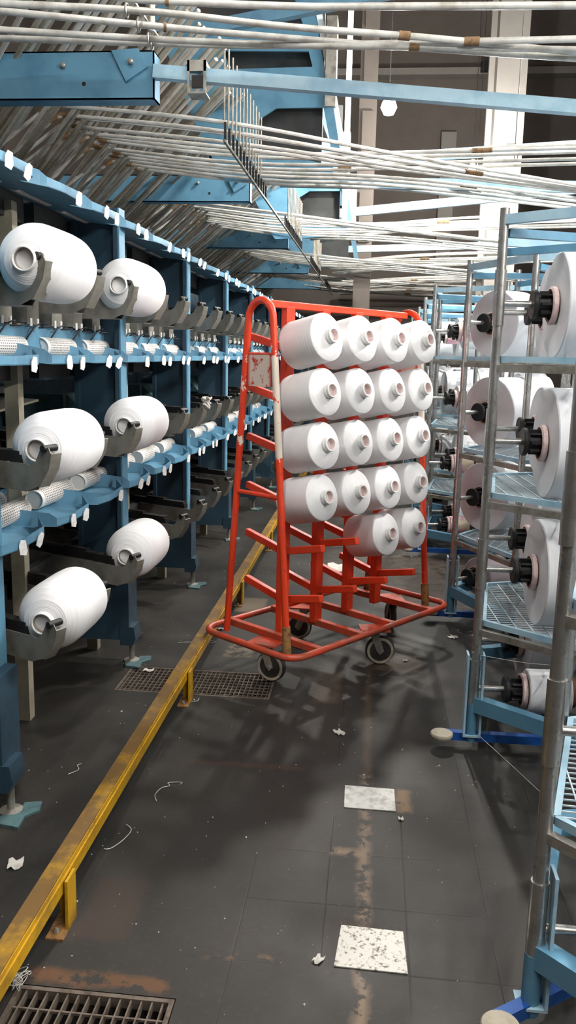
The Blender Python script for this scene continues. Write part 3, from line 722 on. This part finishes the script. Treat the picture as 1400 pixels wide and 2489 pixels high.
# white uprights behind the frames
for x, y, w, nm in ((-.352, 8.6, .05, 'straight white post rising behind the overhead frames'),):
    tag(G().span((x - w / 2, y - .02, 2.80), (x + w / 2, y + .02, 9.6)).obj('post', M['white_tag']), nm, 'post')
tag(G().bar((-.475, 6.03, 3.84), (-.270, 6.03, 2.91), .04, .03, up=(0, 1, 0)).obj('slanting_strip', M['white_tag']), 'white slanting strip along the right edge of the first overhead frame', 'strip')
tag(G().bar((-.475, 8.93, 3.84), (-.270, 8.93, 2.91), .04, .03, up=(0, 1, 0)).obj('slanting_strip', M['white_tag']), 'white slanting strip along the edge of the second overhead frame', 'strip')

# ------------------------------------------------------------------ chrome creels on the right
HR = .604; A0 = math.radians(196.3)
VT = [(HR * cos(A0 - i * PI / 3), HR * sin(A0 - i * PI / 3)) for i in range(6)]   # 0 = aisle pole, 1 = next clockwise (away), 5 = towards camera
LV = (1.75, 1.245, .745, .255); SH = (1.55, 1.035, .525)
POLE = meshes_of(G().tube([(0, 0, .10), (0, 0, 2.085)], .0175, 16), 'pole', M['chrome'])
SLV = meshes_of(G().tube([(0, 0, -.10), (0, 0, .10)], .0215, 16), 'sleeve', M['chrome'])
STUB = meshes_of(G().tube([(0, 0, .03), (0, 0, .19)], .0225, 14), 'pole_socket', M['blue'])
PEG = meshes_of(G().tube([(.015, 0, 0), (.45, 0, 0)], .0115, 12), 'peg', M['chrome'])
g = G(); My = Matrix.Rotation(PI / 2, 4, 'Y')
g.lathe([(.012, .118), (.05, .118), (.053, .121), (.053, .133), (.05, .136), (.032, .136), (.032, .24), (.012, .24)], 28, My)
for a in range(4): g.box((0, 0, 0), (.100, .009, .094), T(.195, 0, 0) @ Matrix.Rotation(a * PI / 4, 4, 'X'))
ADP = meshes_of(g, 'adaptor', M['black'])
HUB = meshes_of(G().lathe([(.012, .40), (.03, .40), (.03, .445), (.012, .445)], 20, My), 'end_hub', M['black'])
EDGE = (Vector((*VT[1], 0)) - Vector((*VT[0], 0)))
def hexring(z, w, h, r=1.0):
    g = G()
    for i in range(6):
        a, b = VT[i], VT[(i + 1) % 6]; g.bar((a[0] * r, a[1] * r, z), (b[0] * r, b[1] * r, z), w, h)
    return g
SHF = meshes_of(hexring(0, .016, .022, .955), 'shelf_frame', M['sky'])
SBAR = meshes_of(hexring(-.034, .022, .026), 'shelf_bar', M['steel'])
def wires():
    g = G(); R = HR * .94
    def clip(p, dr):
        lo, hi = -9, 9
        for i in range(6):
            a = A0 - i * PI / 3 - PI / 6; nx, ny = cos(a), sin(a); dd = R * cos(PI / 6)
            den = nx * dr[0] + ny * dr[1]; num = dd - (nx * p[0] + ny * p[1])
            if abs(den) < 1e-6:
                if num < 0: return None
            elif den > 0: hi = min(hi, num / den)
            else: lo = max(lo, num / den)
        return (lo, hi) if hi > lo + .02 else None
    ca, sa = cos(A0 - PI / 2 - .5), sin(A0 - PI / 2 - .5)
    for dr, nr, st, z in (((0.998, -.06), (.06, .998), .028, .0), ((.04, .999), (.999, -.04), .055, .0035)):
        k = -.6
        while k < .6:
            p = (nr[0] * k, nr[1] * k); q = clip(p, dr)
            if q: g.bar((p[0] + dr[0] * q[0], p[1] + dr[1] * q[0], z), (p[0] + dr[0] * q[1], p[1] + dr[1] * q[1], z), .0036, .0036)
            k += st
    return g
WIRE = meshes_of(wires(), 'wire_mesh', M['pale'])
TOPR = meshes_of(hexring(2.045, .028, .034), 'top_ring', M['sky'])
g = G()
for i in range(3): g.bar((VT[i][0] * .97, VT[i][1] * .97, 2.0), (VT[i + 3][0] * .97, VT[i + 3][1] * .97, 2.0), .03, .03)
TOPS = meshes_of(g, 'top_spoke', M['blue'])
BASR = meshes_of(hexring(.19, .045, .06, .99), 'base_ring', M['blue'])
SHOE = meshes_of(G().span((.027, -.03, .06), (.035, .03, .40)).span((-.035, -.03, .055), (.035, .03, .062)), 'pole_shoe', M['sky'])
SHOEL = meshes_of(G().span((-.035, -.030, .06), (-.027, .03, .40)), 'shoe_plate', M['sky'])
FTB = meshes_of(G().box((.18, 0, .05), (.62, .032, .034)), 'foot_bar', M['royal'])
DSC = meshes_of(G().lathe([(.0, .05), (.042, .05), (.045, .056), (.045, .064), (.042, .068), (.0, .07)], 32), 'bumper_disc', M['disc'])
def creel(k, pole, rot, peg_rot, label, active=(0, 1, 3, 4), bars=True):
    ang = A0 + rot; cx, cy = pole[0] - HR * cos(ang), pole[1] - HR * sin(ang)
    t = thing('yarn_creel', label, 'creel', (cx, cy, 0), (0, 0, rot), 'chrome creels along the aisle')
    L = lambda n, me, loc=(0, 0, 0), r=None: link(n, me, t, loc, r)
    slots = []
    for i in range(6):
        x, y = VT[i]
        p = L('pole', POLE, (x, y, 0)); link('pole_socket', STUB, p)
        if i in active:
            for j, z in enumerate(LV):
                link('sleeve', SLV, p, (0, 0, z + .02))
                a = (peg_rot if i < 3 else PI + peg_rot) - rot
                pg = L('peg', PEG, (x, y, z), (0, 0, a)); link('adaptor', ADP, pg); link('end_hub', HUB, pg)
                slots.append((i, j, Matrix.Translation((cx, cy, 0)) @ rz(rot) @ T(x, y, z) @ rz(a)))
    for z in SH:
        s = L('shelf', SHF, (0, 0, z)); link('wire_mesh', WIRE, s); link('shelf_bar', SBAR, s)
    L('top_ring', TOPR); L('top_spoke', TOPS); L('base_ring', BASR)
    sh = L('pole_shoe', SHOE, (*VT[0], 0), (0, 0, -rot))
    if k: link('shoe_plate', SHOEL, sh)
    fb = L('foot_bar', FTB, (*VT[0], 0), (0, 0, -rot + (0 if k else .62))); link('bumper_disc', DSC, fb, (-.118, -.025, 0))['label'] = 'pale round bumper disc'
    return slots
def roll(r, w, mat, rim=True):
    t = thing('yarn_roll', '', 'yarn roll')
    e = min(.004, w * .05)
    G().lathe([(.060, .002), (r - e, 0), (r, e), (r, w - e), (r - e, w), (.060, w - .002)], 64, My).obj('tape_body', M[mat], t)
    G().lathe([(.052, -.022), (.060, -.022), (.060, w + .022), (.052, w + .022)], 36, My, True).obj('card_core', M['card'], t)['label'] = 'brown cardboard core'
    G().lathe([(.0602, -.024), (.069, -.020), (.069, -.004), (.0602, -.002)], 36, My, True).obj('core_rim', M['pinkcard'], t)['label'] = 'pinkish white core rim'
    return t
masters = {}
def put_roll(key, Mx, label, group):
    if key in masters: o = dup(masters[key])
    else: o = roll(*key); masters[key] = o
    o.matrix_world = Mx @ T(.205, 0, -.004) @ Matrix.Rotation(random.uniform(-.3, .3), 4, 'X')
    o['label'] = label; o['group'] = group
lev = ['top', 'second', 'third', 'lowest']; PN = {0: 'aisle pole', 1: 'next pole back', 3: 'inner back pole', 4: 'inner front pole'}
B, Bm, Sm, Pk = (.205, .21, 'roll'), (.19, .20, 'roll'), (.088, .165, 'roll'), (.072, .15, 'pink')
specs = [
    ('first', (.425, 1.80), -.03, .0, 'nearest chrome creel at the picture edge, its pegs empty', {}),
    ('second', (.445, 3.25), .10, .05, 'second chrome creel from the camera with large white rolls', {(0, 0): Bm, (0, 1): B, (0, 2): B, (0, 3): Sm, (1, 0): B, (1, 1): Bm, (1, 2): B, (1, 3): Bm, (3, 0): Bm, (3, 1): B, (4, 1): Bm, (3, 2): Bm, (4, 2): B}),
    ('third', (.505, 4.92), -.36, .66, 'third chrome creel from the camera with rolls turned towards the aisle', {(0, 0): Bm, (0, 1): B, (0, 2): B, (0, 3): (.115, .18, 'mauve'), (3, 0): Bm, (3, 1): B, (4, 1): B, (3, 2): Bm}),
    ('fourth', (.43, 6.60), .10, .16, 'fourth chrome creel beyond the red cart with pink paper rolls', {(0, 0): Pk, (0, 1): (.10, .16, 'roll'), (0, 2): Pk, (0, 3): Pk, (1, 0): (.12, .18, 'roll'), (1, 1): (.085, .17, 'roll'), (1, 2): Bm, (1, 3): Bm, (3, 0): Bm, (3, 1): B, (4, 1): Bm, (4, 2): Bm, (4, 0): Bm}),
    ('fifth', (.435, 7.95), 0., .1, 'fifth chrome creel along the right side of the aisle', {(0, 0): Pk, (0, 1): Bm, (0, 2): (.10, .16, 'roll'), (1, 0): Bm, (1, 1): B, (1, 2): B, (3, 0): Bm, (3, 1): B, (4, 0): Bm, (4, 1): B, (4, 2): Bm}),
    ('sixth', (.455, 9.45), .05, .1, 'sixth chrome creel along the right side of the aisle', {(0, 0): Bm, (0, 1): B, (0, 2): B, (0, 3): Bm, (1, 1): B, (1, 0): B, (4, 0): B, (4, 1): B, (3, 1): B}),
    ('seventh', (.45, 11.1), .0, .1, 'farthest chrome creel at the end of the aisle', {(0, 0): B, (0, 1): B, (0, 2): B, (0, 3): Bm, (1, 1): B, (4, 1): B, (4, 0): B}),
    ('inner front', (2.05, 5.2), .2, .1, 'chrome creel in the inner row behind the second aisle creel', {(0, 0): B, (0, 1): B, (0, 2): B, (1, 0): B, (1, 1): B, (1, 2): Bm, (0, 3): Bm, (3, 0): B, (4, 0): B, (4, 1): B}),
    ('inner middle', (1.95, 7.1), .1, .0, 'chrome creel in the inner row behind the fourth aisle creel', {(0, 0): B, (0, 1): B, (0, 2): B, (1, 0): B, (1, 1): B, (1, 2): Bm, (0, 3): Bm, (3, 0): B, (4, 0): B, (4, 1): B}),
    ('inner rear', (1.95, 9.1), .0, .0, 'chrome creel in the inner row behind the sixth aisle creel', {(0, 0): B, (0, 1): B, (0, 2): B, (1, 0): B, (1, 1): B, (0, 3): Bm, (4, 0): B, (4, 1): B}),
]
for k, (nm, pole, rot, pr, label, fill) in enumerate(specs):
    for i, j, Mx in creel(k, pole, rot, pr, label, (0,) if not fill else (0, 1, 3, 4)):
        if (i, j) in fill:
            key = fill[(i, j)]
            what = 'small pink-papered yarn roll' if key[2] == 'pink' else 'small mauve-tinted roll' if key[2] == 'mauve' else 'small white roll' if key[0] < .13 else 'large white roll'
            put_roll(key, Mx, f'{what} on the {lev[j]} peg of the {PN[i]}, {nm} chrome creel', 'rolls on the chrome creels')
# dangling yarn ends between creel and floor
def strand(pts, label):
    tag(G().tube(smooth_path(pts, 8), .0012, 5).obj('yarn_strand', M['paper']), label, 'thread', 'yarn strands on the creels')
strand([(.46, 3.23, .40), (.60, 3.12, .42), (.72, 3.05, .44)], 'thin yarn strand stretched from the second creel pole above the small roll')
strand([(.47, 3.22, .07), (.60, 3.0, .03), (.72, 2.75, .005), (.78, 2.6, .004)], 'thin yarn strand trailing over the royal blue foot bar')

# ------------------------------------------------------------------ lamps
BULB = bulbmat(900.); BULB2 = bulbmat(420.); BULB3 = bulbmat(650.)
def bulb(x, y, z, r, label, m):
    t = thing('hanging_bulb', label, 'lamp', (x, y, z), None, 'bare bulbs over the aisle')
    G().lathe([(0, -r), (r * .6, -r * .8), (r, 0), (r * .8, r * .6), (r * .42, r * 1.15), (r * .4, r * 1.3), (0, r * 1.3)], 24).obj('glass_bulb', m, t)
    G().lathe([(r * .42, r * 1.2), (r * .45, r * 2.1), (r * .15, r * 2.4), (0, r * 2.4)], 16).obj('socket', M['steel'], t)
    G().tube([(0, 0, r * 2.3), (0, 0, 9.6 - z)], .004, 6).obj('cord', M['black'], t)
bulb(.034, 8.5, 3.84, .075, 'bright bare bulb hanging below the clamped light blue bar', BULB2)
bulb(1.051, 7.347, 3.0, .055, 'bright bare bulb hanging among the tubes before the pale pillar', BULB3)
bulb(1.246, 12.0, 3.829, .06, 'small far bulb just left of the pale pillar', BULB)
bulb(1.182, 12.0, 4.03, .05, 'smaller far bulb above the other one by the pale pillar', BULB)
def batten(x, y, z, ln, s, label):
    t = thing('ceiling_batten', label, 'lamp', (x, y, z), None, 'fluorescent battens')
    n = N('tube_glow'); n.p.inputs['Emission Color'].default_value = (1, .97, .93, 1); n.p.inputs['Emission Strength'].default_value = s
    G().tube([(0, -ln / 2, 0), (0, ln / 2, 0)], .03, 12).obj('fluorescent_tube', n.m, t)
    G().span((-.05, -ln / 2 - .03, .035), (.05, ln / 2 + .03, .09)).obj('batten_body', M['white_tag'], t)
    for s_ in (-1, 1): G().tube([(0, s_ * ln * .4, .09), (0, s_ * ln * .4, 9.6 - z)], .006, 6).obj('hanger', M['black'], t)
bulb(.22, 6.2, 4.3, .075, 'bare bulb hanging out of view above the red cart', BULB)
batten(-.55, 1.6, 4.2, 1.5, 80., 'added fill batten out of view above the yellow rail near the camera')  # unseen fill lamp, added to light the roll faces across the aisle
batten(.9, .6, 4.0, 1.5, 85., 'fluorescent batten hanging above the aisle near the camera')
batten(1.3, -1.8, 4.2, 1.5, 95., 'fluorescent batten hanging above the aisle behind the camera')
batten(3.4, 4.5, 4.2, 1.5, 440., 'fluorescent batten hanging above the right-hand creels')
batten(2.9, .9, 3.0, 1.5, 200., 'added low fill batten out of view above the nearest right-hand creel')  # unseen lamp added low down to brighten the roll fronts
batten(3.2, 9.0, 4.6, 1.5, 220., 'fluorescent batten hanging above the far right-hand creels')

w = bpy.data.worlds.new('world'); bpy.context.scene.world = w; w.use_nodes = True
w.node_tree.nodes['Background'].inputs[0].default_value = (.9, .95, 1, 1); w.node_tree.nodes['Background'].inputs[1].default_value = .02
sc = bpy.context.scene
vs = sc.view_settings; sc.display_settings.display_device = 'sRGB'; vs.view_transform = 'Standard'; vs.look = 'None'; vs.gamma = 1; vs.use_curve_mapping = False; vs.exposure = 1.25
sc.cycles.use_adaptive_sampling = True; sc.cycles.adaptive_threshold = .02; sc.cycles.sample_clamp_indirect = 6; sc.cycles.max_bounces = 5; sc.cycles.caustics_reflective = False; sc.cycles.caustics_refractive = False
